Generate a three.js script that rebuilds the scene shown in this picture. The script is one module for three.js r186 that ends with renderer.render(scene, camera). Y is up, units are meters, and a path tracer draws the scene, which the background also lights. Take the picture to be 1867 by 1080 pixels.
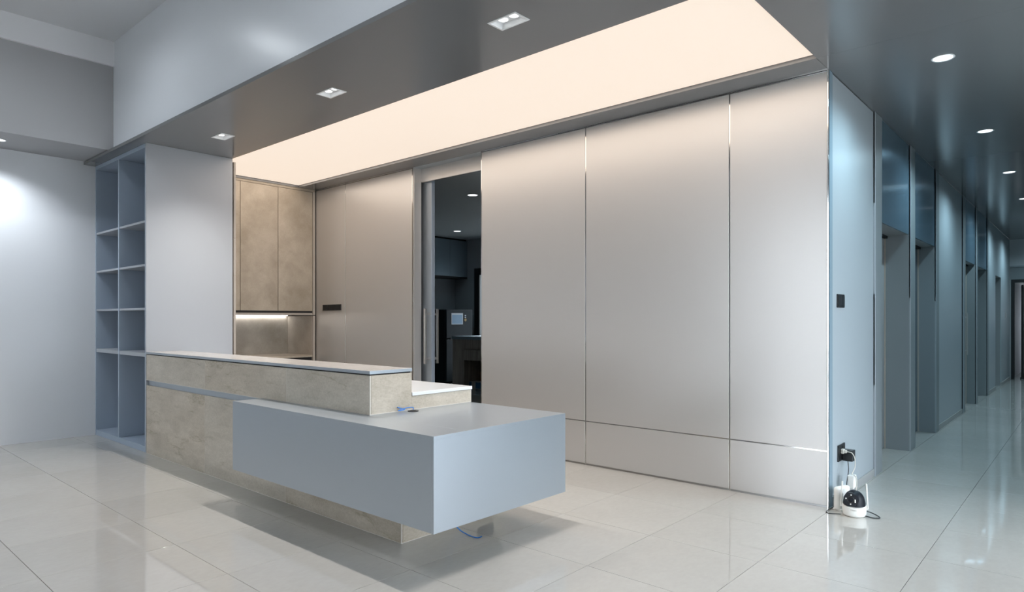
import * as THREE from 'three';
import { RoundedBoxGeometry } from 'three/addons/geometries/RoundedBoxGeometry.js';
import { mergeGeometries } from 'three/addons/utils/BufferGeometryUtils.js';
import { RectAreaLightUniformsLib } from 'three/addons/lights/RectAreaLightUniformsLib.js';

// ------------------------------------------------------------------ camera, sky, big lights, exposure
RectAreaLightUniformsLib.init();
const renderer = new THREE.WebGLRenderer({ antialias: true });
renderer.toneMapping = THREE.LinearToneMapping;
renderer.toneMappingExposure = 1.0;
renderer.shadowMap.enabled = true;
const scene = new THREE.Scene();

const FPX = 1197.72, W = 1867, HPX = 1080, HORIZON = 582.4, YAW = 0.7252;
const camera = new THREE.PerspectiveCamera(2 * Math.atan(HPX / 2 / FPX) * 180 / Math.PI, W / HPX, 0.05, 120);
camera.position.set(1.2689, 1.206, 4.4728);
camera.rotation.set(0, YAW, 0);
camera.setViewOffset(W, HPX, 0, HPX / 2 - HORIZON, W, HPX);      // the lens is shifted, the camera is level

const SKY = new THREE.Color().setRGB(0.81, 0.905, 1.0);            // even overcast daylight
scene.background = SKY;
scene.backgroundIntensity = 11;

// the key measures of the place, metres
const H = 2.8;                 // low ceiling
const HC = 3.88;               // hall ceiling
const XL = -6.534;             // left wall
const XW = -5.13;              // right side of the tall cabinet, start of the desk
const ZD = 2.228;              // front plane of desk and bookcase
const ZW = 1.434;              // rear of the tall cabinet, front edge of the luminous ceiling
const ZS = 2.331;              // front edge of the low ceiling slab
const ZF = 2.275;              // fascia above it
const S = [0, -0.6516, -1.8822, -3.0876, -4.0920, -5.3078, -5.9396];   // seams of the panel wall
const HB = 0.3618;             // dado joint
const L0 = 0.239;              // rear edge of the luminous ceiling
const LX = -5.93;              // left end of the luminous ceiling

// luminous ceiling: soft, slightly warm, the whole recess glows
const PANEL_COLOR = new THREE.Color().setRGB(1.0, 0.86, 0.74);
const panelLight = new THREE.RectAreaLight(PANEL_COLOR, 1.55, -LX - 0.04, ZW - L0 - 0.04);
panelLight.position.set(LX / 2, H + 0.022, (ZW + L0) / 2);
panelLight.rotation.x = -Math.PI / 2;
panelLight.name = 'luminous_ceiling_glow';
scene.add(panelLight);

// ------------------------------------------------------------------ helpers
let seed = 20240607;
const rnd = () => { seed = (seed * 1664525 + 1013904223) >>> 0; return seed / 4294967296; };
const taken = {};
function numbered(n) { const k = taken[n] = (taken[n] ?? -1) + 1; return k ? n + '_' + String(k).padStart(3, '0') : n; }
function worldUV(g, ox = 0, oy = 0) {                       // uv in metres, laid on by the way each face points
  g = g.index ? g.toNonIndexed() : g;
  const p = g.attributes.position, n = g.attributes.normal, uv = new Float32Array(p.count * 2);
  for (let i = 0; i < p.count; i += 3) {
    let ax = 0, ay = 0, az = 0;
    for (let k = 0; k < 3; k++) { ax += Math.abs(n.getX(i + k)); ay += Math.abs(n.getY(i + k)); az += Math.abs(n.getZ(i + k)); }
    for (let k = 0; k < 3; k++) {
      const x = p.getX(i + k), y = p.getY(i + k), z = p.getZ(i + k);
      const [u, v] = ay >= ax && ay >= az ? [x, z] : ax >= az ? [z, y] : [x, y];
      uv[(i + k) * 2] = u + ox; uv[(i + k) * 2 + 1] = v + oy;
    }
  }
  g.setAttribute('uv', new THREE.BufferAttribute(uv, 2));
  return g;
}
function bx(x0, x1, y0, y1, z0, z1, r = 0, ox = 0, oy = 0) { // a box between two corners, edges rounded by r
  const w = Math.abs(x1 - x0), h = Math.abs(y1 - y0), d = Math.abs(z1 - z0);
  const g = r > 0 ? new RoundedBoxGeometry(w, h, d, 2, Math.min(r, w / 2.01, h / 2.01, d / 2.01)) : new THREE.BoxGeometry(w, h, d);
  g.translate((x0 + x1) / 2, (y0 + y1) / 2, (z0 + z1) / 2);
  return worldUV(g, ox, oy);
}
function cyl(r0, r1, h, x, y, z, seg = 32, axis = 'y') {     // a cylinder centred at x y z
  const g = new THREE.CylinderGeometry(r1, r0, h, seg);
  if (axis === 'x') g.rotateZ(-Math.PI / 2); if (axis === 'z') g.rotateX(Math.PI / 2);
  return worldUV(g.translate(x, y, z));
}
function tube(pts, r, seg = 40) {
  const c = new THREE.CatmullRomCurve3(pts.map((p) => new THREE.Vector3(...p)));
  return new THREE.TubeGeometry(c, seg, r, 7, false);
}
function join(list) { return mergeGeometries(list.map((g) => { const q = g.index ? g.toNonIndexed() : g; for (const k of Object.keys(q.attributes)) if (!['position', 'normal', 'uv'].includes(k)) q.deleteAttribute(k); return q; })); }
function frameXY(x0, x1, z0, z1, holes, y0, y1) {           // a horizontal plate with rectangular holes
  const s = new THREE.Shape([[x0, -z0], [x1, -z0], [x1, -z1], [x0, -z1]].map((a) => new THREE.Vector2(...a)));
  for (const [a, b, c, d] of holes) s.holes.push(new THREE.Path([[a, -c], [a, -d], [b, -d], [b, -c]].map((q) => new THREE.Vector2(...q))));
  const g = new THREE.ExtrudeGeometry(s, { depth: y1 - y0, bevelEnabled: false });
  g.rotateX(-Math.PI / 2); g.translate(0, y0, 0);
  return worldUV(g);
}
function mesh(name, geo, mat, parent = scene) {
  const m = new THREE.Mesh(geo, mat);
  m.name = parent === scene ? numbered(name) : name;
  m.castShadow = m.receiveShadow = true;
  parent.add(m);
  return m;
}
function group(name) { const g = new THREE.Group(); g.name = numbered(name); scene.add(g); return g; }
function tag(o, label, category, grp) { o.userData.label = label; o.userData.category = category; if (grp) o.userData.group = grp; return o; }
function structure(o, label, category) { o.userData.kind = 'structure'; if (label) o.userData.label = label; if (category) o.userData.category = category; return o; }

// ------------------------------------------------------------------ noise and textures
function hash(x, y, s) { let h = (x * 374761393 + y * 668265263 + s * 1442695041) | 0; h = Math.imul(h ^ (h >>> 13), 1274126177); return ((h ^ (h >>> 16)) >>> 0) / 4294967296; }
function vnoise(x, y, px, py, s) {                           // value noise that repeats every px, py
  const xi = Math.floor(x), yi = Math.floor(y), fx = x - xi, fy = y - yi, m = (a, n) => ((a % n) + n) % n;
  const u = fx * fx * (3 - 2 * fx), v = fy * fy * (3 - 2 * fy);
  const a = hash(m(xi, px), m(yi, py), s), b = hash(m(xi + 1, px), m(yi, py), s), c = hash(m(xi, px), m(yi + 1, py), s), d = hash(m(xi + 1, px), m(yi + 1, py), s);
  return a + (b - a) * u + (c - a) * v + (a - b - c + d) * u * v;
}
function fbm(x, y, fx, fy, oct, s) {                         // x, y in 0..1
  let t = 0, a = 0.5, n = 0;
  for (let o = 0; o < oct; o++) { t += a * vnoise(x * fx, y * fy, fx, fy, s + o * 17); n += a; a *= 0.55; fx *= 2; fy *= 2; }
  return t / n;
}
function texture(w, h, sizeX, sizeY, fn, srgb = true) {      // fn(u, v) gives [r, g, b] in 0..255; the picture covers sizeX by sizeY metres
  const d = new Uint8Array(w * h * 4);
  for (let j = 0; j < h; j++) for (let i = 0; i < w; i++) {
    const c = fn(i / w, j / h), k = (j * w + i) * 4;
    d[k] = c[0]; d[k + 1] = c[1]; d[k + 2] = c[2]; d[k + 3] = 255;
  }
  const t = new THREE.DataTexture(d, w, h);
  t.wrapS = t.wrapT = THREE.RepeatWrapping; t.magFilter = THREE.LinearFilter; t.minFilter = THREE.LinearMipmapLinearFilter; t.generateMipmaps = true;
  if (srgb) t.colorSpace = THREE.SRGBColorSpace;
  t.repeat.set(1 / sizeX, 1 / sizeY); t.needsUpdate = true;
  return t;
}
const clamp = (v) => Math.max(0, Math.min(255, v));
function stoneTexture(base, s) {                             // travertine look: level cloudy beds, thin wavy darker veins, pits
  return texture(768, 512, 1.22, 0.61, (u, v) => {
    const w = fbm(u, v, 3, 4, 4, s) - 0.5, w2 = fbm(u, v, 5, 7, 3, s + 61) - 0.5;
    const bed = fbm(u + w2 * 0.1, v + w * 0.16, 2, 9, 5, s + 3) - 0.5;
    const cloud = fbm(u + w * 0.1, v + w2 * 0.1, 6, 8, 5, s + 9) - 0.5;
    const where = Math.max(0, fbm(u, v, 3, 5, 2, s + 51) - 0.52) * 6;
    const vein = Math.min(1, where) * Math.pow(1 - Math.abs(2 * fbm(u + w2 * 0.05, v + w * 0.2, 3, 8, 5, s + 21) - 1), 26);
    const fine = fbm(u, v, 110, 80, 2, s + 33) - 0.5;
    const pit = fbm(u, v, 150, 120, 1, s + 41) > 0.94 ? -16 : 0;
    const k = 30 * bed + 38 * cloud + 18 * fine - 26 * vein + pit;
    return [clamp(base[0] + k), clamp(base[1] + k * 1.02), clamp(base[2] + k * 1.06 - 4 * vein)];
  });
}
const stoneTex = stoneTexture([185, 175, 160], 5), stoneTexB = stoneTexture([182, 170, 153], 77);
const plasterTex = texture(768, 768, 1.4, 1.4, (u, v) => {    // troweled cement-look laminate
  const w = fbm(u, v, 4, 4, 3, 201) - 0.5;
  const a = fbm(u + w * 0.18, v - w * 0.14, 5, 5, 6, 211) - 0.5, b = fbm(u - w * 0.3, v + w * 0.3, 12, 9, 4, 223) - 0.5, f = fbm(u, v, 140, 140, 2, 229) - 0.5;
  const k = 46 * a + 20 * b + 8 * f;
  return [clamp(166 + k), clamp(154 + k), clamp(138 + k * 1.03)];
});
const quartzTex = texture(512, 512, 0.8, 0.8, (u, v) => {
  const a = fbm(u, v, 6, 6, 5, 301) - 0.5, f = fbm(u, v, 120, 120, 2, 307) - 0.5;
  const k = 16 * a + 14 * f;
  return [clamp(180 + k), clamp(176 + k), clamp(172 + k)];
});
const tileTex = texture(512, 512, 1.8, 1.8, (u, v) => {
  const a = fbm(u, v, 5, 5, 5, 401) - 0.5, f = fbm(u, v, 120, 60, 2, 409) - 0.5, k = 9 * a + 5 * f;
  return [clamp(190 + k), clamp(186 + k), clamp(180 + k)];
});
const grainTex = texture(512, 512, 0.5, 0.5, (u, v) => {      // fine linen weave of the grey laminates, as relief
  const a = fbm(u, v, 160, 24, 2, 501), b = fbm(u, v, 24, 160, 2, 507), k = 255 * (0.5 * a + 0.5 * b);
  return [k, k, k];
}, false);
const woodTex = texture(512, 512, 0.9, 0.9, (u, v) => {       // grey vertical wood grain
  const w = fbm(u, v, 6, 2, 3, 601) - 0.5, g = fbm(u + w * 0.03, v, 60, 3, 4, 607) - 0.5, k = 60 * g + 14 * w;
  return [clamp(150 + k), clamp(142 + k), clamp(133 + k)];
});

const std = (o) => new THREE.MeshPhysicalMaterial(o);
const rgb = (r, g, b) => new THREE.Color().setRGB(r, g, b);
const M = {
  tile: [0, 1, 2].map((k) => std({ name: 'polished_porcelain', map: tileTex, color: rgb(0.90 + 0.02 * k, 0.90 + 0.02 * k, 0.90 + 0.02 * k), roughness: 0.012, ior: 2.1 })),
  grout: std({ name: 'grout', color: rgb(0.30, 0.29, 0.28), roughness: 0.9 }),
  plaster: std({ name: 'white_paint', color: rgb(0.66, 0.67, 0.69), roughness: 0.55 }),
  fascia: std({ name: 'satin_white_board', color: rgb(0.72, 0.74, 0.77), roughness: 0.30 }),
  cornice: std({ name: 'bright_white_paint', color: rgb(0.84, 0.84, 0.86), roughness: 0.55 }),
  bulkhead: std({ name: 'grey_paint', color: rgb(0.42, 0.42, 0.43), roughness: 0.7 }),
  soffit: std({ name: 'glossy_grey_panel', color: rgb(0.17, 0.172, 0.176), roughness: 0.16, ior: 1.6 }),
  panel: std({ name: 'warm_grey_laminate', color: rgb(0.565, 0.545, 0.525), metalness: 0.5, roughness: 0.34, bumpMap: grainTex, bumpScale: 0.00012 }),
  chrome: std({ name: 'polished_steel', color: rgb(0.60, 0.59, 0.58), metalness: 1, roughness: 0.10 }),
  baseSteel: std({ name: 'brushed_base_steel', color: rgb(0.36, 0.355, 0.35), metalness: 1, roughness: 0.3 }),
  satin: std({ name: 'satin_steel', color: rgb(0.60, 0.58, 0.56), metalness: 0.8, roughness: 0.36 }),
  white: std({ name: 'white_laminate', color: rgb(0.36, 0.375, 0.40), roughness: 0.38, bumpMap: grainTex, bumpScale: 0.0001 }),
  blueGrey: std({ name: 'blue_grey_laminate', color: rgb(0.33, 0.39, 0.47), roughness: 0.5 }),
  shelfFace: std({ name: 'light_shelf_edge', color: rgb(0.36, 0.38, 0.41), roughness: 0.5 }),
  metal: std({ name: 'silver_laminate', color: rgb(0.435, 0.475, 0.515), metalness: 0.72, roughness: 0.34, bumpMap: grainTex, bumpScale: 0.0001 }),
  stone: std({ name: 'travertine_tile', map: stoneTex, roughness: 0.34 }),
  stoneB: std({ name: 'travertine_tile_b', map: stoneTexB, roughness: 0.34 }),
  edge: std({ name: 'tile_edge_trim', color: rgb(0.62, 0.58, 0.52), roughness: 0.4 }),
  quartz: std({ name: 'quartz_top', map: quartzTex, roughness: 0.2 }),
  whiteQuartz: std({ name: 'white_quartz', color: rgb(0.74, 0.75, 0.76), roughness: 0.15 }),
  plasterLam: std({ name: 'cement_look_laminate', map: plasterTex, roughness: 0.5 }),
  splash: std({ name: 'grey_cement_look', map: plasterTex, color: rgb(0.93, 0.96, 1.0), roughness: 0.45 }),
  beige: std({ name: 'beige_edge', color: rgb(0.40, 0.355, 0.31), roughness: 0.5 }),
  black: std({ name: 'black_plastic', color: rgb(0.012, 0.012, 0.014), roughness: 0.35 }),
  gap: std({ name: 'black_groove', color: rgb(0.01, 0.01, 0.01), roughness: 0.8 }),
  corridor: std({ name: 'pale_satin_panel', color: rgb(0.39, 0.43, 0.455), roughness: 0.34 }),
  corridorGloss: std({ name: 'brushed_gloss_panel', color: rgb(0.19, 0.29, 0.37), metalness: 0.55, roughness: 0.21, anisotropy: 0.85, anisotropyRotation: 0 }),
  pilaster: std({ name: 'grey_pilaster', color: rgb(0.235, 0.26, 0.27), roughness: 0.4 }),
  jamb: std({ name: 'grey_jamb', color: rgb(0.30, 0.31, 0.315), roughness: 0.5 }),
  base: std({ name: 'stone_baseboard', color: rgb(0.36, 0.36, 0.35), roughness: 0.35 }),
  plasticWhite: std({ name: 'white_plastic', color: rgb(0.80, 0.79, 0.75), roughness: 0.35 }),
  cameraBlack: std({ name: 'black_gloss_plastic', color: rgb(0.008, 0.010, 0.015), roughness: 0.42, specularIntensity: 0.5 }),
  cable: std({ name: 'black_cable', color: rgb(0.02, 0.02, 0.02), roughness: 0.5 }),
  cableWhite: std({ name: 'white_cable', color: rgb(0.62, 0.58, 0.52), roughness: 0.5 }),
  cableBlue: std({ name: 'blue_cable', color: rgb(0.045, 0.22, 0.62), roughness: 0.45 }),
  kitchenWall: std({ name: 'kitchen_wall_paint', color: rgb(0.35, 0.38, 0.40), roughness: 0.7 }),
  kitchenCab: std({ name: 'dark_cabinet', color: rgb(0.22, 0.29, 0.34), roughness: 0.45 }),
  fridge: std({ name: 'dark_steel_fridge', color: rgb(0.014, 0.021, 0.026), roughness: 0.5, specularIntensity: 0.3 }),
  wood: std({ name: 'grey_wood', map: woodTex, roughness: 0.5 }),
  carton: std({ name: 'brown_carton', color: rgb(0.25, 0.13, 0.07), roughness: 0.8 }),
  boxBlue: std({ name: 'blue_carton', color: rgb(0.02, 0.12, 0.24), roughness: 0.6 }),
  boxWhite: std({ name: 'white_carton', color: rgb(0.55, 0.56, 0.57), roughness: 0.6 }),
  paper: std({ name: 'paper', color: rgb(0.62, 0.66, 0.70), roughness: 0.8 }),
  iron: std({ name: 'black_iron', color: rgb(0.012, 0.012, 0.013), roughness: 0.45 }),
  glass: std({ name: 'window_glass', color: rgb(1, 1, 1), transmission: 1, thickness: 0, roughness: 0, ior: 1.45 }),
  outside: std({ name: 'pavement', color: rgb(0.32, 0.32, 0.30), roughness: 0.9 }),
  reflector: std({ name: 'white_reflector', color: rgb(0.80, 0.81, 0.82), roughness: 0.3 }),
};
const glow = (name, r, g, b, k) => std({ name, color: rgb(0.8, 0.8, 0.8), emissive: rgb(r, g, b), emissiveIntensity: k, roughness: 0.6 });
M.luminous = std({ name: 'luminous_ceiling_film', color: rgb(0.25, 0.25, 0.25), emissive: rgb(1.0, 0.835, 0.69), emissiveIntensity: 0.84, roughness: 0.7 });
M.lamp = glow('lamp_face', 1, 0.99, 0.98, 3.0);
M.lampCool = glow('cool_lamp_face', 0.93, 0.97, 1.0, 2.6);
M.led = glow('led_strip_face', 1, 0.98, 0.97, 2.0);

// ------------------------------------------------------------------ floor
const PT = 0.6066, TX = 0.0195, TZ = 0.6115;                 // tile pitch and one joint each way
{
  const floor = structure(group('floor'), 'polished pale grey porcelain tile floor of the lobby and corridor', 'floor');
  mesh('floor_bed', bx(XL - 0.2, 3.4, -0.12, -0.011, -16, 9.7), M.grout, floor);
  const geo = bx(-PT / 2 + 0.0012, PT / 2 - 0.0012, -0.011, 0, -PT / 2 + 0.0012, PT / 2 - 0.0012, 0.0005);
  const variants = [0, 1, 2, 3, 4].map((k) => { const g = geo.clone(), uv = g.attributes.uv; for (let i = 0; i < uv.count; i++) uv.setXY(i, uv.getX(i) + 0.37 * k, uv.getY(i) + 0.53 * k); return g; });
  const toPix = (x, z) => {
    const dx = x - camera.position.x, dz = z - camera.position.z, fw = -Math.sin(YAW) * dx - Math.cos(YAW) * dz;
    if (fw < 0.3) return null;
    return [W / 2 + FPX * (Math.cos(YAW) * dx - Math.sin(YAW) * dz) / fw, HORIZON + FPX * camera.position.y / fw];
  };
  const single = [], rest = [];
  for (let i = -12; i <= 7; i++) for (let j = -27; j <= 15; j++) {
    const x = TX + (i + 0.5) * PT, z = TZ + (j + 0.5) * PT;
    if (x + PT / 2 < XL || x + PT / 2 > 3.4 || z - PT / 2 > 9.5) continue;
    if (z + PT / 2 < 0.0 && (x + PT / 2 < -0.2 || (x > 2.1 && z < -1.0))) continue;
    const p = [[-1, -1], [1, -1], [1, 1], [-1, 1]].map(([a, b]) => toPix(x + a * PT / 2, z + b * PT / 2));
    const q = p.filter(Boolean), inFrame = q.length && Math.max(...q.map((a) => a[0])) > 0 && Math.min(...q.map((a) => a[0])) < W && Math.min(...q.map((a) => a[1])) < HPX;
    (inFrame ? single : rest).push([x, z, q.length ? Math.min(...q.map((a) => a[1])) : 0]);
  }
  single.sort((a, b) => b[2] - a[2]);
  rest.push(...single.splice(290));
  single.forEach(([x, z], k) => { const t = mesh('tile', variants[k % 5], M.tile[Math.floor(rnd() * 3)], floor); t.position.set(x, 0, z); });
  const far = mesh('tile_field', join(rest.map(([x, z], k) => variants[k % 5].clone().translate(x, 0, z))), M.tile[1], floor);
  far.userData.kind = 'stuff';
}
structure(mesh('ground', bx(-30, 40, -0.3, -0.13, -40, 40), M.outside), 'grey paving outside the building', 'ground');

// ------------------------------------------------------------------ low ceiling: glossy grey boards with fine joints
const DOWN = [-1.075, -2.7475, -4.4165].map((x) => [x, 1.857]); // square twin downlights
{
  const c = structure(group('ceiling'), 'low glossy dark grey ceiling over the reception and the corridor', 'ceiling');
  const j = 0.0008, T = H + 0.028;
  const cut = [XL, -3.58, -1.9, 0.0];
  for (let k = 0; k < 1; k++) mesh('ceiling_board', frameXY(XL, -j, ZW, ZS, DOWN.map(([x, z]) => [x - 0.095, x + 0.095, z - 0.055, z + 0.055]), H, T), M.soffit, c);
  mesh('ceiling_board', bx(LX, -j, H, T, 0.0, L0, 0), M.soffit, c);
  mesh('ceiling_board', bx(XL, LX - j, H, T, 0.0, ZW - j), M.soffit, c);
  mesh('ceiling_board', bx(j, 1.7, H, T, L0 + j, ZS), M.soffit, c);
  mesh('ceiling_board', bx(j, 1.7, H, T, -2.4, L0 - j), M.soffit, c);
  mesh('ceiling_board', bx(j, 1.7, H, T, -7.2, -2.4 - j), M.soffit, c);
  mesh('ceiling_board', bx(j, 1.7, H, T, -12.3, -7.2 - j), M.soffit, c);
  mesh('ceiling_board', bx(1.7 + j, 3.2, H, T, -0.65, ZS), M.soffit, c);
  mesh('ceiling_deck', bx(XL - 0.2, 3.4, H + 0.12, H + 0.2, -16, ZF - 0.02), M.grout, c);
  // thin lips around the luminous recess
  mesh('recess_lip', join([bx(LX, 0, T, H + 0.1, L0 - 0.012, L0 - 0.001), bx(LX, 0, T, H + 0.1, ZW + 0.001, ZW + 0.012), bx(0.001, 0.012, T, H + 0.1, L0, ZW), bx(LX - 0.012, LX - 0.001, T, H + 0.1, L0, ZW)]), M.shelfFace, c);
}
{
  const lum = tag(group('luminous_ceiling'), 'long glowing cream ceiling light panel set in the low grey ceiling', 'ceiling light');
  mesh('light_film', bx(LX + 0.002, -0.002, H + 0.026, H + 0.03, L0 + 0.002, ZW - 0.002), M.luminous, lum);
  mesh('light_tray', bx(LX + 0.002, -0.002, H + 0.045, H + 0.06, L0 + 0.002, ZW - 0.002), M.reflector, lum);
}
// square recessed twin downlights
function squareDownlight(x, z, label) {
  const g = tag(group('square_downlight'), label, 'downlight', 'square twin downlights in the grey ceiling');
  g.position.set(x, H, z);
  const w = 0.1, d = 0.06, y1 = 0.024, iw = 0.088, id = 0.048, tw = 0.078, td = 0.040;
  mesh('trim_frame', frameXY(-w, w, -d, d, [[-iw, iw, -id, id]], -0.003, 0.0008), M.reflector, g);
  const q = (a, b, c, e) => { const t = new THREE.BufferGeometry(); const v = [a, b, c, a, c, e].flat(); t.setAttribute('position', new THREE.Float32BufferAttribute(v, 3)); t.computeVertexNormals(); return worldUV(t); };
  const lo = [[-iw, 0, -id], [iw, 0, -id], [iw, 0, id], [-iw, 0, id]], hi = [[-tw, y1, -td], [tw, y1, -td], [tw, y1, td], [-tw, y1, td]];
  mesh('reflector', join([0, 1, 2, 3].map((k) => q(lo[k], lo[(k + 1) % 4], hi[(k + 1) % 4], hi[k]))), M.reflector, g);
  mesh('lamp_plate', bx(-tw, tw, y1, y1 + 0.006, -td, td), M.reflector, g);
  for (const s of [-1, 1]) {
    mesh('lamp_ring', new THREE.TorusGeometry(0.029, 0.004, 8, 32).rotateX(Math.PI / 2).translate(s * 0.038, y1 - 0.001, 0), M.reflector, g);
    mesh('lamp', cyl(0.027, 0.027, 0.003, s * 0.038, y1 - 0.003, 0, 32), M.lamp, g);
    const l = new THREE.SpotLight(rgb(1.0, 0.97, 0.93), 5.3, 0, 1.03, 1.0, 2);
    l.position.set(s * 0.038, 0.014, 0); l.target.position.set(s * 0.038, -3, 0); l.castShadow = true; l.shadow.radius = 0.9;
    l.name = 'twin_downlight_beam'; g.add(l, l.target);
  }
  return g;
}
squareDownlight(...DOWN[0], 'square twin-lamp downlight over the overhanging end of the reception desk');
squareDownlight(...DOWN[1], 'square twin-lamp downlight over the middle of the reception desk');
squareDownlight(...DOWN[2], 'square twin-lamp downlight beside the white tall cabinet');
// round downlights
function roundDownlight(x, y, z, r, label, grp, power, color, angle = 1.15) {
  const g = tag(group('round_downlight'), label, 'downlight', grp);
  g.position.set(x, y, z);
  mesh('trim_ring', worldUV(new THREE.LatheGeometry([[r, 0], [r * 1.16, 0], [r * 1.2, -0.003], [r * 1.14, -0.006], [r, -0.004], [r, 0]].map((p) => new THREE.Vector2(...p)), 40)), M.reflector, g);
  mesh('lamp', cyl(r * 0.985, r * 0.985, 0.003, 0, -0.0025, 0, 40), M.lampCool, g);
  const l = new THREE.SpotLight(color, power, 0, angle, 0.6, 2);
  l.position.set(0, -0.012, 0); l.target.position.set(0, -3, 0); l.castShadow = true; l.shadow.radius = r / 0.02 * 0.8;
  l.name = 'round_downlight_beam'; g.add(l, l.target);
  return g;
}
const COOL = rgb(0.58, 0.86, 1.0);
const corridorRow = ['round ceiling downlight by the corner of the panel wall', 'round corridor downlight in front of the first doorway', 'round corridor downlight past the second doorway', 'round corridor downlight before the far pair of doorways', 'round corridor downlight past the far pair of doorways', 'round corridor downlight over the far end of the corridor'];
corridorRow.forEach((t, k) => roundDownlight(0.58, H, -0.262 - 2.075 * k, 0.052, t, 'corridor downlights', 7.4, COOL, 1.42));
roundDownlight(-6.16, 2.836, 3.1, 0.045, 'round downlight under the grey bulkhead of the left wall', null, 6.0, rgb(0.86, 0.93, 1.0));

// ------------------------------------------------------------------ fascia, hall ceiling, left wall with its bulkhead
structure(mesh('wall_fascia', bx(XL, 3.2, H + 0.028, HC, ZF - 0.1, ZF), M.fascia), 'satin white fascia wall rising above the low grey ceiling', 'wall');
structure(mesh('ceiling_hall', bx(XL - 0.2, 3.4, HC, HC + 0.15, ZF - 0.1, 9.7), M.plaster), 'high white ceiling of the lobby', 'ceiling');
structure(mesh('wall_left', bx(XL - 0.2, XL, 0, HC, -0.1, 9.5), M.plaster), 'white painted left wall of the lobby', 'wall');
structure(mesh('trim_1', bx(XL, -5.83, 2.836, 3.645, ZF, 9.5), M.bulkhead), 'grey boxed bulkhead along the top of the left wall', 'bulkhead');
structure(mesh('trim_2', bx(XL, -5.80, 3.645, HC, ZF, 9.5), M.cornice), 'white cornice band above the grey bulkhead', 'cornice');

// ------------------------------------------------------------------ the panel wall
{
  const w = structure(group('wall_back'), 'wall of large warm grey panels divided by polished steel strips', 'wall');
  const G = 0.0055;                                          // half width of a steel strip
  mesh('wall_core', join([bx(S[3] + 0.004, -0.012, 0, H, -0.11, -0.014), bx(S[6] - 0.6, S[4] - 0.004, 0, H, -0.11, -0.014)]), M.jamb, w);
  const cols = [[S[1], S[0] - 0.008, 0], [S[2], S[1], 1], [S[3], S[2], 2], [S[5], S[4], 3], [S[6], S[5], 4]];
  for (const [a, b, k] of cols) {
    const x0 = a + (k === 2 ? 0.008 : G), x1 = b - (k === 3 ? 0.008 : k === 0 ? 0 : G);
    mesh('wall_panel', bx(x0, x1, HB + 0.0045, H - 0.012, -0.014, 0, 0.0012), M.panel, w);
    mesh('dado_panel', bx(x0, x1, 0.014, HB - 0.0045, -0.014, 0, 0.0012), M.panel, w);
    mesh('steel_strip', bx(x0, x1, HB - 0.0045, HB + 0.0045, -0.014, -0.003), M.chrome, w);
    mesh('steel_base', bx(x0, x1, 0.0, 0.013, -0.014, -0.002), M.baseSteel, w);
    mesh('shadow_joint', bx(x0, x1, H - 0.012, H, -0.014, -0.006), M.chrome, w);
  }
  for (const x of [S[1], S[2], S[5]]) mesh('steel_strip', bx(x - G, x + G, 0, H, -0.014, -0.003), M.chrome, w);
  mesh('steel_strip', bx(S[3], S[3] + 0.008, 0, H, -0.1, 0.0), M.chrome, w);
  mesh('steel_strip', bx(S[4] - 0.008, S[4], 0, H, -0.014, 0.0), M.chrome, w);
  mesh('corner_strip', bx(-0.008, 0.002, 0, H, -0.012, 0.002, 0.002), M.chrome, w);
  mesh('corner_trim', bx(-0.012, 0.0035, 0, H, -0.078, -0.012), M.kitchenCab, w);
  // jamb and header of the sliding-door opening
  mesh('jamb_lining', bx(S[4] - 0.004, S[4] + 0.012, 0, H, -0.11, -0.014), M.satinPanel ?? M.panel, w);
  mesh('door_header', bx(S[4] + 0.012, S[3], 2.66, H, -0.135, -0.11), M.panel, w);
  mesh('door_track', bx(S[4] + 0.012, S[3], 2.69, H, -0.24, -0.135), M.gap, w);
}
// sliding door, pushed back behind the panels
{
  const d = structure(group('door_1'), 'grey sliding door pushed open behind the panel wall, with a square bar handle', 'door');
  mesh('leaf', bx(-4.95, -3.962, 0.008, 2.685, -0.19, -0.15, 0.002), M.metal, d);
  mesh('edge_profile', bx(-3.964, -3.957, 0.008, 2.685, -0.191, -0.149), M.blueGrey, d);
  for (const [z, s] of [[-0.085, 1], [-0.255, -1]]) {
    const h = new THREE.Group(); h.name = 'handle'; d.add(h);
    mesh('bar', bx(-4.003, -3.978, 0.735, 1.318, z - 0.012, z + 0.012, 0.003), M.satin, h);
    for (const y of [0.79, 1.26]) mesh('standoff', bx(-3.998, -3.983, y - 0.012, y + 0.012, s > 0 ? -0.15 : z, s > 0 ? z : -0.19), M.satin, h);
  }
}

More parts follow.
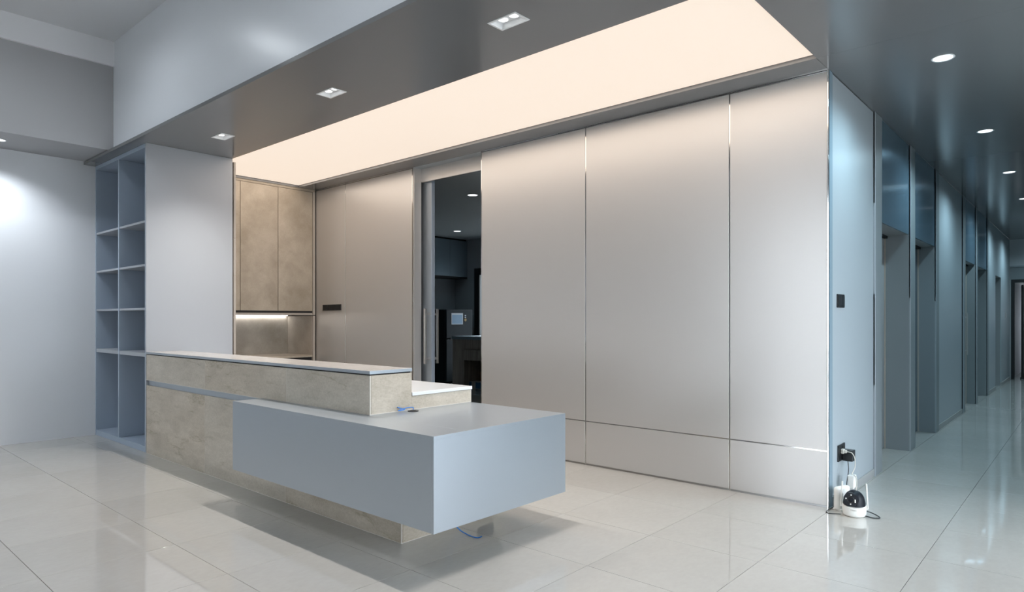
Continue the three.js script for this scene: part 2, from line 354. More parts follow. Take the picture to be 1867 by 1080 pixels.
// ------------------------------------------------------------------ corridor wall with doorways
{
  const w = structure(group('wall_corridor'), 'corridor wall of pale panels, grey pilasters and recessed doorways', 'wall');
  const panels = [[-1.135, -0.078], [-5.637, -3.92], [-9.47, -8.42], [-12.0, -10.36]];
  for (const [a, b] of panels) {
    mesh('wall_panel', bx(-0.014, 0, 0.058, H - 0.004, a, b, 0.001), M.corridor, w);
    const n = b - a > 1.2 ? 2 : 1;
    mesh('baseboard', bx(-0.012, 0.008, 0.0, 0.058, a, b, 0.002), M.base, w);
    mesh('wall_core', bx(-0.26, -0.014, 0, H, a, b), M.jamb, w);
  }
  for (const [a, b] of [[-1.36, -1.135], [-2.65, -2.43], [-3.92, -3.72], [-5.87, -5.637], [-7.07, -6.88], [-8.42, -8.2]]) {
    mesh('pilaster', bx(-0.26, 0.012, 0, H - 0.001, a, b, 0.0015), M.pilaster, w);
    mesh('edge_bead', bx(0.0, 0.016, 0, H - 0.002, b - 0.012, b, 0.002), M.shelfFace, w);
  }
  for (const [a, b] of [[-2.43, -1.36], [-3.72, -2.65], [-6.88, -5.87], [-8.2, -7.07]]) {
    mesh('lintel_panel', bx(-0.014, 0.002, 1.98, H - 0.003, a + 0.004, b - 0.004, 0.001), M.corridorGloss, w);
    mesh('lintel_soffit', bx(-0.26, -0.014, 1.982, H, a, b), M.jamb, w);
  }
  mesh('lintel_panel', bx(-0.014, 0, 1.96, H - 0.003, -10.36, -9.47, 0.001), M.corridor, w);
  mesh('lintel_soffit', bx(-0.26, -0.014, 1.962, H, -10.36, -9.47), M.jamb, w);
}
function corridorDoor(a, b, depth, mat, handle, label, top = 1.98) {
  const d = structure(group('door_2'.replace('2', String(corridorDoor.n = (corridorDoor.n ?? 1) + 1))), label, 'door');
  mesh('leaf', bx(-depth - 0.036, -depth, 0.006, top - 0.02, a + 0.005, b - 0.005, 0.002), mat, d);
  mesh('frame_strip', bx(-depth, -depth + 0.012, 0, top, a, a + 0.006), M.beige, d);
  mesh('track_gap', bx(-depth - 0.03, -depth + 0.03, top - 0.022, top + 0.001, a + 0.006, b - 0.006), M.gap, d);
  if (handle) {
    const h = new THREE.Group(); h.name = 'handle'; d.add(h);
    mesh('bar', bx(-depth + 0.04, -depth + 0.06, 0.71, 1.295, handle - 0.012, handle + 0.012, 0.003), M.satin, h);
    for (const y of [0.77, 1.235]) mesh('standoff', bx(-depth, -depth + 0.05, y - 0.01, y + 0.01, handle - 0.01, handle + 0.01), M.satin, h);
  }
}
corridorDoor(-2.43, -1.36, 0.2, M.jamb, 0, 'grey sliding door set deep in the first corridor doorway');
corridorDoor(-3.72, -2.65, 0.155, M.corridorGloss, 0, 'glossy blue-grey door in the second corridor doorway');
corridorDoor(-6.88, -5.87, 0.11, M.pilaster, -6.62, 'dark grey door with a tall bar handle in the third corridor doorway');
corridorDoor(-8.2, -7.07, 0.14, M.pilaster, 0, 'dark grey door in the fourth corridor doorway');
corridorDoor(-10.36, -9.47, 0.12, M.pilaster, 0, 'plain grey door in the last corridor doorway before the gate', 1.96);

// end of the corridor, with the iron gate beyond
{
  const w = structure(group('wall_end'), 'pale end wall of the corridor above a dark-framed opening', 'wall');
  mesh('lintel', bx(0, 1.7, 2.27, H, -12.15, -12.0), M.plaster, w);
  mesh('lintel_band', bx(0, 1.7, 2.0, 2.27, -12.15, -12.02), M.pilaster, w);
  mesh('lintel_bead', bx(0, 1.7, 2.25, 2.275, -12.02, -11.99), M.corridor, w);
  mesh('reveal', bx(-0.26, 0.02, 0, 2.0, -12.15, -12.0), M.jamb, w);
  mesh('opening_frame', join([bx(0.02, 0.075, 0, 2.0, -12.1, -12.01), bx(0.075, 1.7, 1.94, 2.0, -12.1, -12.01), bx(1.62, 1.7, 0, 1.94, -12.1, -12.01)]), M.iron, w);
  structure(mesh('wall_passage', join([bx(-0.4, 0.02, 0, H, -16, -12.15), bx(-0.4, 2.2, 0, H, -16.1, -16), bx(1.7, 1.9, 0, H, -16, -14.9), bx(1.7, 1.9, 0, H, -14.4, -12.15), bx(1.7, 1.9, 0, 1.0, -14.9, -14.4), bx(1.7, 1.9, 2.0, H, -14.9, -14.4)])), 'beige passage walls behind the iron gate', 'wall').material = M.plaster;
  structure(mesh('ceiling_passage', bx(-0.4, 2.2, 2.6, 2.7, -16, -12.15), M.plaster), 'ceiling of the passage behind the gate', 'ceiling');
  const g = tag(group('iron_gate'), 'black iron bar gate swung open beyond the end of the corridor', 'gate');
  mesh('top_rail', bx(0.17, 0.2, 1.86, 1.9, -14.2, -12.25), M.iron, g);
  mesh('bottom_rail', bx(0.15, 0.24, 0.0, 0.03, -14.2, -12.25), M.iron, g);
  mesh('middle_rail', bx(0.172, 0.198, 0.98, 1.0, -14.2, -12.25), M.iron, g);
  mesh('middle_rail', bx(0.172, 0.198, 1.62, 1.64, -14.2, -12.25), M.iron, g);
  [-12.3, -12.62, -12.94, -13.26, -13.58, -13.9, -14.18].forEach((z, k) => mesh('upright', bx(0.165, 0.205, 0.03, 1.88, z - (k % 2 ? 0.012 : 0.04), z + (k % 2 ? 0.012 : 0.04)), M.iron, g));
}
// small wall fittings in the corridor
{
  const s = tag(group('light_switch'), 'black three-rocker light switch on the pale corridor panel', 'switch');
  mesh('plate', bx(0, 0.008, 1.283, 1.372, -0.335, -0.178, 0.002), M.black, s);
  for (let k = 0; k < 3; k++) mesh('rocker', bx(0.008, 0.0115, 1.29, 1.365, -0.327 + 0.0495 * k, -0.284 + 0.0495 * k, 0.001), M.black, s);
  const t = tag(group('light_switch'), 'small grey switch on the far corridor wall near the gate', 'switch');
  mesh('plate', bx(0, 0.01, 1.23, 1.33, -11.2, -11.08, 0.002), M.satin, t);
}

// ------------------------------------------------------------------ enclosure the camera does not see
structure(mesh('wall_corridor_right', bx(1.7, 1.85, 0, H, -12.15, -0.55), M.pilaster), 'right wall of the corridor', 'wall');
const XR = 3.2;                                                // right lobby wall
structure(mesh('wall_return', bx(1.7, XR, 0, H, -0.65, -0.55), M.plaster), 'white return wall beside the lobby windows', 'wall');
function glazedWall(name, label, vertical, at, a0, a1, w0, w1, n, top, first) {   // a wall with a row of tall windows; vertical: runs along z
  const w = structure(group(name), label, 'wall');
  const B = (a, b, y0, y1, d0 = 0, d1 = 0.2) => vertical ? bx(at + d0, at + d1, y0, y1, a, b) : bx(a, b, y0, y1, at + d0, at + d1);
  mesh('wall_piece', join([B(a0, w0, 0, HC), B(w1, a1, 0, HC), B(w0, w1, top, HC), B(w0, w1, 0, 0.1)]), M.plaster, w);
  for (let k = 0; k < n; k++) {
    const a = w0 + (w1 - w0) / n * k, b = a + (w1 - w0) / n;
    const win = structure(group('window_' + (first + k)), 'tall clear lobby window', 'window');
    mesh('window_frame', join([B(a, a + 0.04, 0.1, top, 0.05, 0.11), B(b - 0.04, b, 0.1, top, 0.05, 0.11), B(a + 0.04, b - 0.04, 0.1, 0.15, 0.05, 0.11), B(a + 0.04, b - 0.04, top - 0.05, top, 0.05, 0.11)]), M.iron, win);
    const p = new THREE.PlaneGeometry(b - a - 0.08, top - 0.2);
    mesh('pane', vertical ? p.rotateY(-Math.PI / 2).translate(at + 0.08, (top + 0.1) / 2, (a + b) / 2) : p.translate((a + b) / 2, (top + 0.1) / 2, at + 0.08), M.glass, win);
  }
}
glazedWall('wall_right', 'right lobby wall with tall windows', true, XR, -0.65, 9.7, -0.3, 2.9, 2, 2.6, 1);
glazedWall('wall_front', 'front lobby wall with tall windows', false, 9.5, XL - 0.2, XR, -3.35, -1.75, 2, 3.5, 6);
// lamps of the high lobby ceiling, above the frame
for (const [x, z, t] of [[-4.6, 3.3, 'round lobby ceiling downlight before the fascia near the left wall'], [-1.4, 3.3, 'round lobby ceiling downlight before the fascia over the desk']])
  roundDownlight(x, HC, z, 0.07, t, 'lobby downlights', 4, rgb(0.88, 0.95, 1.0), 1.45);

// ------------------------------------------------------------------ bookcase and tall cabinet at the left
{
  const b = tag(group('bookcase'), 'tall empty blue-grey bookcase with two columns of shelves beside the desk', 'bookcase');
  const zb = 1.62, zf = ZD - 0.002, x0 = XL + 0.002, x1 = XW - 0.02, xm = -5.845;
  mesh('side_panel', bx(x0, x0 + 0.018, 0, 2.76, zb, zf, 0.001), M.blueGrey, b);
  mesh('side_panel', bx(x1 - 0.018, x1, 0, 2.76, zb, zf, 0.001), M.blueGrey, b);
  mesh('divider', bx(xm - 0.012, xm + 0.012, 0.055, 2.76, zb, zf, 0.001), M.blueGrey, b);
  mesh('back_panel', bx(x0, x1, 0, 2.8, zb - 0.012, zb), M.blueGrey, b);
  mesh('plinth', bx(x0, x1, 0, 0.055, zb, zf - 0.003, 0.001), M.blueGrey, b);
  mesh('top_rail', bx(x0, x1, 2.762, H - 0.001, zb, zf, 0.001), M.blueGrey, b);
  for (const [y, t] of [[2.105, 0.02], [1.708, 0.02], [1.31, 0.02], [0.9, 0.036]])
    for (const [a, c] of [[x0 + 0.018, xm - 0.012], [xm + 0.012, x1 - 0.018]]) mesh('shelf', bx(a, c, y - t, y, zb, zf - 0.004, 0.001), M.shelfFace, b);
  const t = tag(group('tall_cabinet'), 'tall cabinet with a plain white side panel between bookcase and niche', 'cabinet');
  mesh('side_panel', bx(XW - 0.018, XW, 0, H - 0.001, ZW, ZD, 0.001), M.white, t);
  mesh('carcass', bx(-6.0, XW - 0.03, 0, H - 0.002, ZW - 0.015, 1.606), M.beige, t);
  for (const [a, c] of [[0.02, 0.86], [0.863, 1.636], [1.64, 2.012], [2.016, 2.772]]) mesh('door', bx(-5.95, XW - 0.006, a, c, ZW - 0.036, ZW - 0.016, 0.001), M.beige, t);
}
// ------------------------------------------------------------------ niche with wall cabinet and base cabinet
{
  const XN = -5.94, zr = 0.046;
  const c = tag(group('wall_cabinet'), 'cement-look wall cabinet with flat doors in the niche under the luminous ceiling', 'cabinet');
  mesh('carcass', bx(XL + 0.002, XN - 0.02, 1.285, 2.80, zr - 0.03, ZW - 0.04), M.beige, c);
  mesh('top_filler', bx(XN - 0.02, XN, 2.772, H + 0.026, 0.012, ZW - 0.04, 0.001), M.plasterLam, c);
  mesh('end_stile', bx(XN - 0.06, XN + 0.006, 1.258, 2.772, 0.012, zr - 0.004, 0.001), M.beige, c);
  mesh('shadow_gap', bx(XN - 0.021, XN - 0.014, 1.29, 2.772, 0.043, 1.392), M.gap, c);
  for (const [a, b, k] of [[0.0475, 0.4985, 0], [0.5045, 0.9575, 1], [0.9635, 1.392, 2]]) mesh('door', bx(XN - 0.02, XN, 1.307, 2.768, a, b, 0.0012, 0.41 * k, 0.23 * k), M.plasterLam, c);
  mesh('handle_groove', bx(XN - 0.03, XN - 0.003, 1.2815, 1.3065, zr, 1.392), M.gap, c);
  mesh('bottom_board', bx(XL + 0.002, XN + 0.002, 1.258, 1.281, zr, 1.392, 0.001), M.beige, c);
  const led = tag(group('led_strip'), 'white LED strip under the wall cabinet along the splashback', 'light strip');
  mesh('diffuser', bx(XL + 0.022, XL + 0.040, 1.2485, 1.2575, 0.062, 1.39, 0.002), M.led, led);
  const l = new THREE.RectAreaLight(rgb(0.97, 0.98, 1), 27, 0.016, 1.31);
  l.position.set(XL + 0.031, 1.2465, 0.726); l.rotation.x = -Math.PI / 2; l.name = 'led_strip_light'; led.add(l);
  const b = tag(group('base_cabinet'), 'base cabinet with pale worktop and cement-look splashback inside the niche', 'cabinet');
  mesh('end_stile', bx(XN - 0.03, XN + 0.006, 0.0, 1.25, 0.012, zr - 0.004, 0.001), M.beige, b);
  mesh('body', bx(XL + 0.002, XN - 0.03, 0, 0.66, zr, ZW - 0.04), M.plasterLam, b);
  mesh('groove', bx(XL + 0.1, XN - 0.02, 0.66, 0.742, zr, ZW - 0.04), M.gap, b);
  mesh('worktop', bx(XL + 0.002, XN, 0.742, 0.766, zr, ZW - 0.04, 0.002), M.plasterLam, b);
  mesh('splashback', bx(XL + 0.001, XL + 0.012, 0.766, 1.25, zr, ZW - 0.04), M.splash, b);
  mesh('splashback', bx(XL + 0.012, XN - 0.03, 0.766, 1.25, zr - 0.012, zr), M.splash, b);
  const s = tag(group('socket_strip'), 'black horizontal strip of sockets on the narrow grey panel by the niche', 'socket');
  mesh('plate', bx(-5.775, -5.388, 1.312, 1.383, 0, 0.009, 0.002), M.black, s);
  for (let k = 0; k < 4; k++) mesh('socket', bx(-5.765 + 0.0935 * k, -5.685 + 0.0935 * k, 1.32, 1.375, 0.009, 0.011, 0.001), M.gap, s);
}

// ------------------------------------------------------------------ the reception desk
{
  const d = tag(group('reception_desk'), 'reception desk clad in travertine tiles with a cantilevered silver box', 'desk');
  const xr = -1.793, xp = -1.514, z0 = 1.424, zu = 1.925, T = 0.012;
  // core
  mesh('core', join([bx(XW + 0.002, xr - T, 0.66, 0.885, zu + T, ZD - T - 0.02), bx(XW + 0.002, xr - T, 0.62, 0.745, z0 + 0.01, zu + T), bx(XW + 0.002, xp - T, 0, 0.612, z0 + 0.01, ZD - T)]), M.jamb, d);
  // upper front tiles, lower front tiles
  const jt = 0.0017, cut = [XW + 0.006, -3.922, -2.700, xr], cutL = [XW + 0.006, -3.922, -2.715, xp];
  for (let k = 0; k < 3; k++) mesh('stone_tile', bx(cut[k] + jt, cut[k + 1] - jt, 0.660, 0.886, ZD - T, ZD, 0.0008, 0.9 * k, 0.33), k % 2 ? M.stoneB : M.stone, d);
  for (let k = 0; k < 3; k++) mesh('stone_tile', bx(cutL[k] + jt, cutL[k + 1] - jt, 0.0, 0.611, ZD - T, ZD, 0.0008, 0.55 * k, 0.02), k % 2 ? M.stone : M.stoneB, d);
  for (const x of [-3.922, -2.700]) mesh('joint_grout', bx(x - jt, x + jt, 0.661, 0.885, ZD - T, ZD - 0.0006), M.edge, d);
  for (const x of [-3.922, -2.715]) mesh('joint_grout', bx(x - jt, x + jt, 0, 0.61, ZD - T, ZD - 0.0006), M.edge, d);
  // recessed reveal between them
  mesh('reveal_band', bx(XW + 0.006, xr - 0.02, 0.611, 0.660, ZD - 0.035, ZD - 0.018), M.metal, d);
  mesh('edge_trim', bx(XW + 0.006, xr, 0.6575, 0.6612, ZD - 0.018, ZD + 0.0005), M.edge, d);
  mesh('edge_trim', bx(XW + 0.006, xp, 0.0, 0.0025, ZD, ZD + 0.001), M.edge, d);
  // right end: tall part under the ledge, low part under the worktop, foot
  mesh('stone_tile', bx(xr - T, xr, 0.6635, 0.886, zu, ZD - T, 0.0008, 0.3, 0.1), M.stone, d);
  mesh('stone_tile', bx(xr - T, xr, 0.6635, 0.745, z0, zu, 0.0008, 0.3, 0.1), M.stone, d);
  mesh('stone_tile', bx(xp - T, xp, 0, 0.209, z0, ZD - T, 0.0008, 0.7, 0.4), M.stoneB, d);
  for (const g of [bx(xr - 0.004, xr + 0.0006, 0.66, 0.886, ZD - 0.004, ZD + 0.0006), bx(xp - 0.004, xp + 0.0006, 0, 0.21, ZD - 0.004, ZD + 0.0006), bx(xr - 0.003, xr + 0.0008, 0.663, 0.667, z0, ZD), bx(xr - 0.004, xr + 0.0008, 0.663, 0.745, z0 - 0.001, z0 + 0.004), bx(xp - 0.003, xp + 0.0008, 0, 0.003, z0, ZD)]) mesh('corner_trim', g, M.edge, d);
  // rear of the tall part
  mesh('rear_panel', bx(XW + 0.002, xr - T, 0.768, 0.886, zu, zu + T), M.metal, d);
  // ledge and worktop
  mesh('ledge_groove', bx(XW + 0.002, xr - 0.006, 0.886, 0.895, zu + 0.006, ZD - 0.006), M.gap, d);
  mesh('ledge_top', bx(XW + 0.002, xr, 0.8945, 0.913, zu - 0.002, ZD + 0.001, 0.001), M.quartz, d);
  mesh('ledge_edge', join([bx(XW + 0.002, xr + 0.0015, 0.8942, 0.9125, ZD + 0.001, ZD + 0.0025), bx(xr, xr + 0.0015, 0.8942, 0.9125, zu - 0.002, ZD + 0.001)]), M.metal, d);
  mesh('worktop', bx(XW + 0.002, xr + 0.006, 0.747, 0.768, z0 - 0.006, zu - 0.001, 0.002), M.whiteQuartz, d);
  // cantilevered box
  const box = new THREE.Group(); box.name = 'cantilever_box'; d.add(box);
  const X0 = -3.0104, X1 = -1.0178, Y0 = 0.2092, Y1 = 0.6628, Z1 = 2.4389, Z0 = 1.4277, t = 0.016;
  mesh('front_board', bx(X0, X1 - t, Y0, Y1 - t, Z1 - t, Z1, 0.0008), M.metal, box);
  mesh('end_board', bx(X1 - t, X1, Y0, Y1 - t, Z0, Z1, 0.0008), M.metal, box);
  mesh('top_board', join([bx(X0, X1, Y1 - t, Y1, ZD - 0.002, Z1, 0.0008), bx(xr - 0.004, X1, Y1 - t, Y1, Z0, ZD - 0.002, 0.0008)]), M.metal, box);
  mesh('bottom_board', join([bx(X0, X1 - t, Y0, Y0 + t, ZD + 0.001, Z1 - t), bx(xp + 0.001, X1 - t, Y0, Y0 + t, Z0, ZD + 0.001)]), M.metal, box);
  mesh('left_board', bx(X0, X0 + t, Y0 + t, Y1 - t, ZD + 0.001, Z1 - t), M.metal, box);
  mesh('rear_board', bx(xp + 0.002, X1 - t, Y0 + t, Y1 - t, Z0, Z0 + t), M.metal, box);
  // fittings
  const gr = new THREE.Group(); gr.name = 'cable_grommet'; d.add(gr);
  mesh('collar', worldUV(new THREE.LatheGeometry([[0.019, 0.0], [0.033, 0.0], [0.0325, 0.003], [0.030, 0.0045], [0.019, 0.0035], [0.019, 0]].map((p) => new THREE.Vector2(...p)), 32).translate(-1.742, Y1, 1.956)), M.black, gr);
  mesh('insert', cyl(0.02, 0.02, 0.003, -1.742, Y1 + 0.001, 1.956, 24), M.gap, gr);
  mesh('socket_plate', bx(xp, xp + 0.006, 0.05, 0.122, 1.514, 1.645, 0.002), M.iron, d);
  const cb = tag(mesh('network_cable', tube([[-1.742, 0.672, 1.956], [-1.738, 0.684, 1.958], [-1.752, 0.686, 1.985], [-1.768, 0.678, 2.02], [-1.772, 0.671, 2.045], [-1.762, 0.672, 2.03], [-1.757, 0.676, 2.008], [-1.770, 0.676, 2.0], [-1.776, 0.686, 2.03], [-1.772, 0.692, 2.05]], 0.0028, 70), M.cableBlue), 'short blue network cable curling out of the black grommet on the desk', 'cable');
  const cb2 = tag(mesh('network_cable', tube([[-1.47, 0.208, 1.93], [-1.462, 0.12, 1.928], [-1.440, 0.06, 1.92], [-1.400, 0.018, 1.90], [-1.35, 0.005, 1.895], [-1.30, 0.004, 1.90], [-1.262, 0.006, 1.895], [-1.245, 0.014, 1.885]], 0.0032, 60), M.cableBlue), 'blue network cable hanging from under the silver box to the floor', 'cable');
}

// ------------------------------------------------------------------ wall socket, plugs, cables and the little camera by the corner
{
  const s = tag(group('wall_socket'), 'black wall socket low on the pale corridor panel, in use', 'socket');
  mesh('plate', bx(0, 0.009, 0.263, 0.372, -0.345, -0.192, 0.002), M.black, s);
  mesh('socket_face', bx(0.009, 0.011, 0.275, 0.36, -0.335, -0.275, 0.001), M.gap, s);
  const a = tag(group('power_adapter'), 'black plug-in adapter in the wall socket with a thin black lead', 'adapter');
  mesh('body', bx(0.011, 0.075, 0.262, 0.335, -0.335, -0.265, 0.006), M.black, a);
  mesh('lead', tube([[0.04, 0.262, -0.29], [0.045, 0.2, -0.285], [0.038, 0.12, -0.27], [0.04, 0.06, -0.25], [0.05, 0.02, -0.22], [0.03, 0.005, -0.12], [-0.0, 0.005, 0.06], [0.03, 0.005, 0.13], [0.10, 0.005, 0.10]].map(([x, y, z]) => [Math.max(x, 0.014), y, z]), 0.0028, 80), M.cable, a);
  const p = tag(group('power_plug'), 'beige power plug with a white lead in the black wall socket', 'plug');
  mesh('body', join([bx(0.011, 0.03, 0.315, 0.345, -0.262, -0.228, 0.004), bx(0.03, 0.045, 0.32, 0.34, -0.256, -0.234, 0.004)]), M.cableWhite, p);
  mesh('lead', tube([[0.045, 0.33, -0.245], [0.075, 0.325, -0.245], [0.095, 0.29, -0.24], [0.10, 0.24, -0.22], [0.092, 0.205, -0.195], [0.09, 0.195, -0.19]], 0.003, 40), M.cableWhite, p);
  const b = tag(group('power_brick'), 'small white power box hanging on its lead above the camera', 'adapter');
  mesh('body', bx(0.07, 0.11, 0.108, 0.195, -0.222, -0.162, 0.006), M.plasticWhite, b);
  for (let k = 0; k < 3; k++) mesh('stud', cyl(0.004, 0.004, 0.002, 0.111, 0.116, -0.21 + 0.018 * k, 12, 'x'), M.satin, b);
  mesh('lead', tube([[0.10, 0.195, -0.18], [0.12, 0.19, -0.165], [0.135, 0.14, -0.12], [0.14, 0.09, -0.06], [0.145, 0.075, -0.01]], 0.003, 40), M.cableWhite, b);
  const r = tag(group('white_box'), 'upright white rounded plastic box leaning by the corner behind the camera', 'box');
  mesh('shell', bx(-0.022, 0.022, 0, 0.15, -0.06, 0.06, 0.018), M.plasticWhite, r);
  mesh('foot', bx(-0.03, 0.03, 0, 0.012, -0.05, 0.05, 0.004), M.plasticWhite, r);
  r.position.set(0.072, 0, -0.03); r.rotation.y = -0.35;
  // pan and tilt camera
  const c = tag(group('security_camera'), 'small white security camera with black head and two antennas on the floor', 'camera');
  c.position.set(0.165, 0, 0.055); c.rotation.y = 0.22;
  const base = new THREE.LatheGeometry([[0, 0], [0.052, 0], [0.060, 0.004], [0.065, 0.014], [0.067, 0.035], [0.0665, 0.066], [0.0655, 0.07], [0.06, 0.072], [0, 0.072]].map((q) => new THREE.Vector2(...q)), 48);
  { const q = base.attributes.position; for (let i = 0; i < q.count; i++) if (q.getY(i) > 0.05) q.setY(i, q.getY(i) + 0.18 * -q.getZ(i) * (q.getY(i) - 0.05) / 0.022); base.computeVertexNormals(); }
  mesh('base', worldUV(base), M.plasticWhite, c);
  const headPts = []; for (let k = 0; k <= 16; k++) { const a2 = k / 16 * Math.PI / 2; headPts.push(new THREE.Vector2(Math.max(0.0005, 0.0625 * Math.cos(a2) ** 0.8), 0.066 + 0.088 * Math.sin(a2))); }
  mesh('head', worldUV(new THREE.LatheGeometry(headPts, 48)), M.cameraBlack, c);
  const eye = new THREE.Group(); eye.name = 'eye'; c.add(eye); eye.position.set(-0.012, 0.105, 0.034); eye.rotation.set(-0.12, -0.25, 0);
  mesh('drum', cyl(0.043, 0.041, 0.05, 0, 0, 0, 40, 'z'), M.cameraBlack, eye);
  mesh('lens_ring', new THREE.TorusGeometry(0.018, 0.003, 10, 32).translate(0, 0, 0.025), M.black, eye);
  mesh('lens', worldUV(new THREE.SphereGeometry(0.016, 24, 16).scale(1, 1, 0.4).translate(0, 0, 0.023)), M.cameraBlack, eye);
  for (const [x, y] of [[-0.026, 0.004], [0.003, 0.028], [0.0, -0.027]]) mesh('infrared_lamp', cyl(0.004, 0.004, 0.003, x, y, 0.026, 16, 'z'), M.plasticWhite, eye);
  mesh('spot_lamp', bx(0.022, 0.030, -0.016, 0.004, 0.024, 0.0275, 0.002), M.plasticWhite, eye);
  for (const s2 of [-1, 1]) {
    const an = new THREE.Group(); an.name = 'antenna'; c.add(an);
    mesh('hinge', cyl(0.008, 0.008, 0.014, s2 * 0.067, 0.052, -0.004, 20, 'x'), M.plasticWhite, an);
    mesh('blade', bx(-0.0045, 0.0045, 0, 0.155, -0.008, 0.008, 0.004).rotateZ(s2 * 0.05).translate(s2 * 0.073, 0.046, -0.004), M.plasticWhite, an);
  }
  // the maker's mark, printed small in grey
  const cv = document.createElement('canvas'); cv.width = 256; cv.height = 64;
  const cx = cv.getContext('2d'); cx.fillStyle = '#cfccc4'; cx.fillRect(0, 0, 256, 64); cx.fillStyle = '#8a8984'; cx.font = 'bold 54px sans-serif'; cx.textAlign = 'center'; cx.textBaseline = 'middle'; cx.fillText('imou', 128, 30);
  const ct = new THREE.CanvasTexture(cv); ct.colorSpace = THREE.SRGBColorSpace;
  const ar = 0.26, mk = new THREE.CylinderGeometry(0.0673, 0.0673, 0.011, 12, 1, true, -0.05 - ar, 2 * ar).translate(0, 0.046, 0);
  mesh('printed_mark', mk, std({ name: 'printed_mark', map: ct, roughness: 0.4 }), c);
  const cl = tag(mesh('camera_cable', tube([[0.215, 0.03, 0.02], [0.245, 0.02, 0.0], [0.28, 0.008, 0.0], [0.30, 0.005, 0.03], [0.275, 0.005, 0.055], [0.23, 0.006, 0.05], [0.20, 0.006, 0.05]], 0.0034, 60), M.cable), 'black cable looped on the floor to the right of the security camera', 'cable');
}

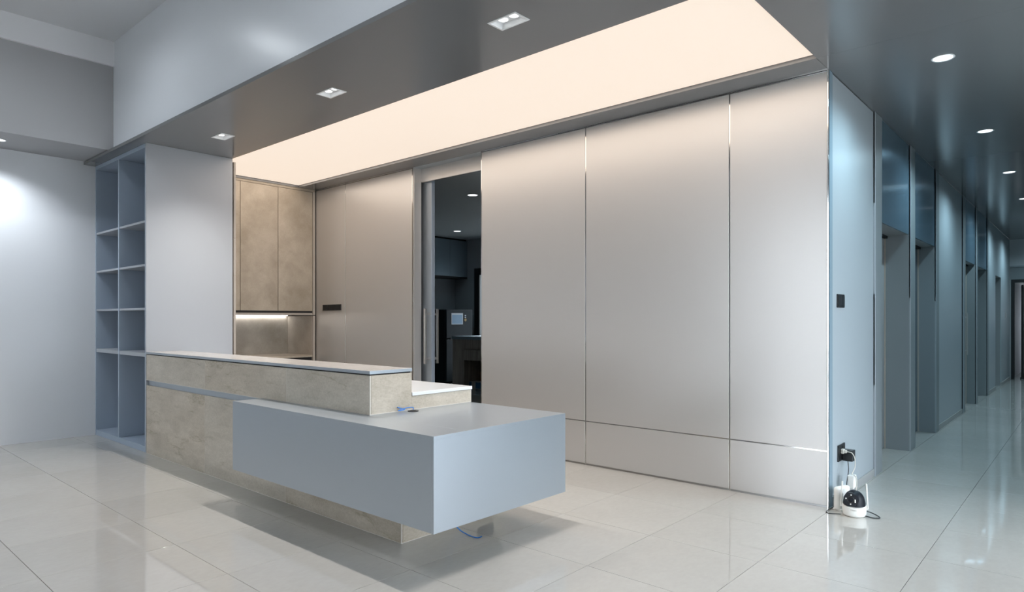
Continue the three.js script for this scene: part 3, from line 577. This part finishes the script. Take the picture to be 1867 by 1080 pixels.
// ------------------------------------------------------------------ the kitchen seen through the doorway
{
  const k0 = -8.5, k1 = -2.3, zb = -4.8;
  structure(mesh('floor_kitchen', bx(k0, k1, -0.1, 0, zb, -0.11), M.tile[0]), 'kitchen floor', 'floor');
  structure(mesh('ceiling_kitchen', bx(k0 - 0.1, k1 + 0.1, H, H + 0.1, zb - 0.1, -0.002), M.kitchenWall), 'kitchen ceiling', 'ceiling');
  structure(mesh('wall_kitchen_left', bx(k0 - 0.1, k0, 0, H, zb - 0.1, -0.11), M.kitchenWall), 'left kitchen wall', 'wall');
  structure(mesh('wall_kitchen_right', bx(k1, k1 + 0.1, 0, H, zb - 0.1, -0.11), M.kitchenWall), 'right kitchen wall', 'wall');
  structure(mesh('wall_kitchen_front', bx(k0, S[6] - 0.6, 0, H, -0.2, -0.11), M.kitchenWall), 'kitchen wall behind the niche', 'wall');
  const wx0 = -7.785, wx1 = -6.9, wy0 = 0.3, wy1 = 2.08;
  const w = structure(group('wall_kitchen_back'), 'dark back wall of the kitchen with a window', 'wall');
  mesh('wall_piece', join([bx(k0, wx0, 0, H, zb - 0.1, zb), bx(wx1, k1, 0, H, zb - 0.1, zb), bx(wx0, wx1, wy1, H, zb - 0.1, zb), bx(wx0, wx1, 0, wy0, zb - 0.1, zb)]), M.kitchenWall, w);
  const win = structure(group('window_5'), 'kitchen window in a wide black frame', 'window');
  mesh('window_frame', join([bx(wx0 - 0.14, wx0, wy0 - 0.1, wy1 + 0.13, zb, zb + 0.03), bx(wx1, wx1 + 0.14, wy0 - 0.1, wy1 + 0.13, zb, zb + 0.03), bx(wx0, wx1, wy1, wy1 + 0.13, zb, zb + 0.03), bx(wx0, wx1, wy0 - 0.1, wy0, zb, zb + 0.03)]), M.iron, win);
  mesh('pane', new THREE.PlaneGeometry(wx1 - wx0, wy1 - wy0).translate((wx0 + wx1) / 2, (wy0 + wy1) / 2, zb - 0.05), M.glass, win);
  roundDownlight(-4.69, H, -1.49, 0.06, 'round kitchen ceiling downlight near the sliding door', 'kitchen downlights', 1.0, COOL);
  roundDownlight(-7.34, H, -3.75, 0.06, 'round kitchen ceiling downlight in front of the wall cabinets', 'kitchen downlights', 1.0, COOL);
  const c = tag(group('kitchen_cabinet'), 'dark flat-door kitchen wall cabinet hung above the refrigerator', 'cabinet');
  mesh('carcass', bx(k0 + 0.002, -8.16, 2.05, 2.765, -4.798, -3.2), M.kitchenCab, c);
  for (const [a, b] of [[-4.79, -4.325], [-4.32, -3.86], [-3.855, -3.21]]) mesh('door', bx(-8.16, -8.14, 2.05, 2.765, a, b, 0.001), M.kitchenCab, c);
  mesh('top_gap', bx(k0 + 0.01, -8.18, 2.765, H - 0.001, -4.798, -3.2), M.gap, c);
  mesh('bottom_trim', bx(k0 + 0.01, -8.15, 2.015, 2.049, -4.798, -3.2), M.gap, c);
  const f = tag(group('refrigerator'), 'dark two-door refrigerator with a pale notice on its upper door', 'refrigerator');
  mesh('body', bx(-8.46, -7.86, 0.02, 1.39, -4.6, -3.91, 0.01), M.fridge, f);
  const du = mesh('door', bx(-7.86, -7.80, 0.845, 1.39, -4.6, -3.91, 0.012), M.fridge, f);
  const dl = mesh('door', bx(-7.86, -7.80, 0.03, 0.825, -4.6, -3.91, 0.012), M.fridge, f);
  mesh('grip_groove', bx(-7.803, -7.798, 0.80, 0.845, -4.5, -4.01, 0.004), M.gap, f);
  mesh('foot', bx(-8.4, -7.9, 0, 0.02, -4.55, -3.96), M.gap, f);
  const n = tag(group('notice_sheet'), 'pale blue notice sheet stuck to the refrigerator door', 'paper');
  mesh('sheet', bx(-7.799, -7.798, 1.107, 1.322, -4.338, -4.038), M.paper, n);
  mesh('printed_field', bx(-7.798, -7.7975, 1.12, 1.29, -4.322, -4.054), std({ name: 'printed_field', color: rgb(0.30, 0.43, 0.58), roughness: 0.8 }), n);
  const mg = tag(group('magnet'), 'round brass-coloured magnet beside the notice on the refrigerator', 'magnet');
  mesh('disc', cyl(0.03, 0.03, 0.006, -7.795, 1.195, -4.40, 20, 'x'), std({ name: 'brass_magnet', color: rgb(0.30, 0.20, 0.06), roughness: 0.4 }), mg);
  for (const [y, h, t] of [[1.268, 0.02, 'tiny pale square magnet topmost beside the notice on the refrigerator'], [1.235, 0.016, 'tiny pale square magnet just above the brass magnet']]) tag(mesh('magnet', bx(-7.799, -7.796, y, y + h, -4.42, -4.385), M.paper), t, 'magnet', 'pale magnets on the refrigerator');
  const t = tag(group('kitchen_counter'), 'grey wood kitchen counter with one drawer, seen through the doorway', 'counter');
  mesh('top', bx(-7.2, -5.7, 0.855, 0.91, -4.2, -3.48, 0.002), M.kitchenCab, t);
  mesh('side_panel', bx(-7.198, -6.905, 0, 0.855, -4.18, -3.5), M.wood, t);
  mesh('apron', bx(-6.905, -5.72, 0.69, 0.855, -4.18, -3.5), M.wood, t);
  const dr = mesh('drawer', bx(-6.9, -6.2, 0.5, 0.686, -4.1, -3.46, 0.002), M.wood, t);
  mesh('side_panel', bx(-6.0, -5.72, 0, 0.69, -4.18, -3.5), M.wood, t);
  mesh('back_panel', bx(-6.905, -6.0, 0, 0.69, -4.18, -4.16), M.wood, t);
  const bA = tag(group('carton'), 'brown carton under the kitchen counter', 'box');
  mesh('body', bx(-6.88, -6.62, 0.0, 0.27, -4.1, -3.86, 0.003), M.carton, bA); mesh('flap', bx(-6.88, -6.62, 0.27, 0.274, -4.1, -3.985), M.carton, bA);
  const bB = tag(group('carton'), 'blue and white carton on the floor under the kitchen counter', 'box');
  mesh('body', bx(-6.9, -6.6, 0, 0.12, -3.8, -3.62, 0.003), M.boxWhite, bB);
  for (const [a, b] of [[-6.9, -6.845], [-6.745, -6.62]]) mesh('printed_side', bx(a, b, 0.005, 0.115, -3.62, -3.617), M.boxBlue, bB);
}

renderer.render(scene, camera);
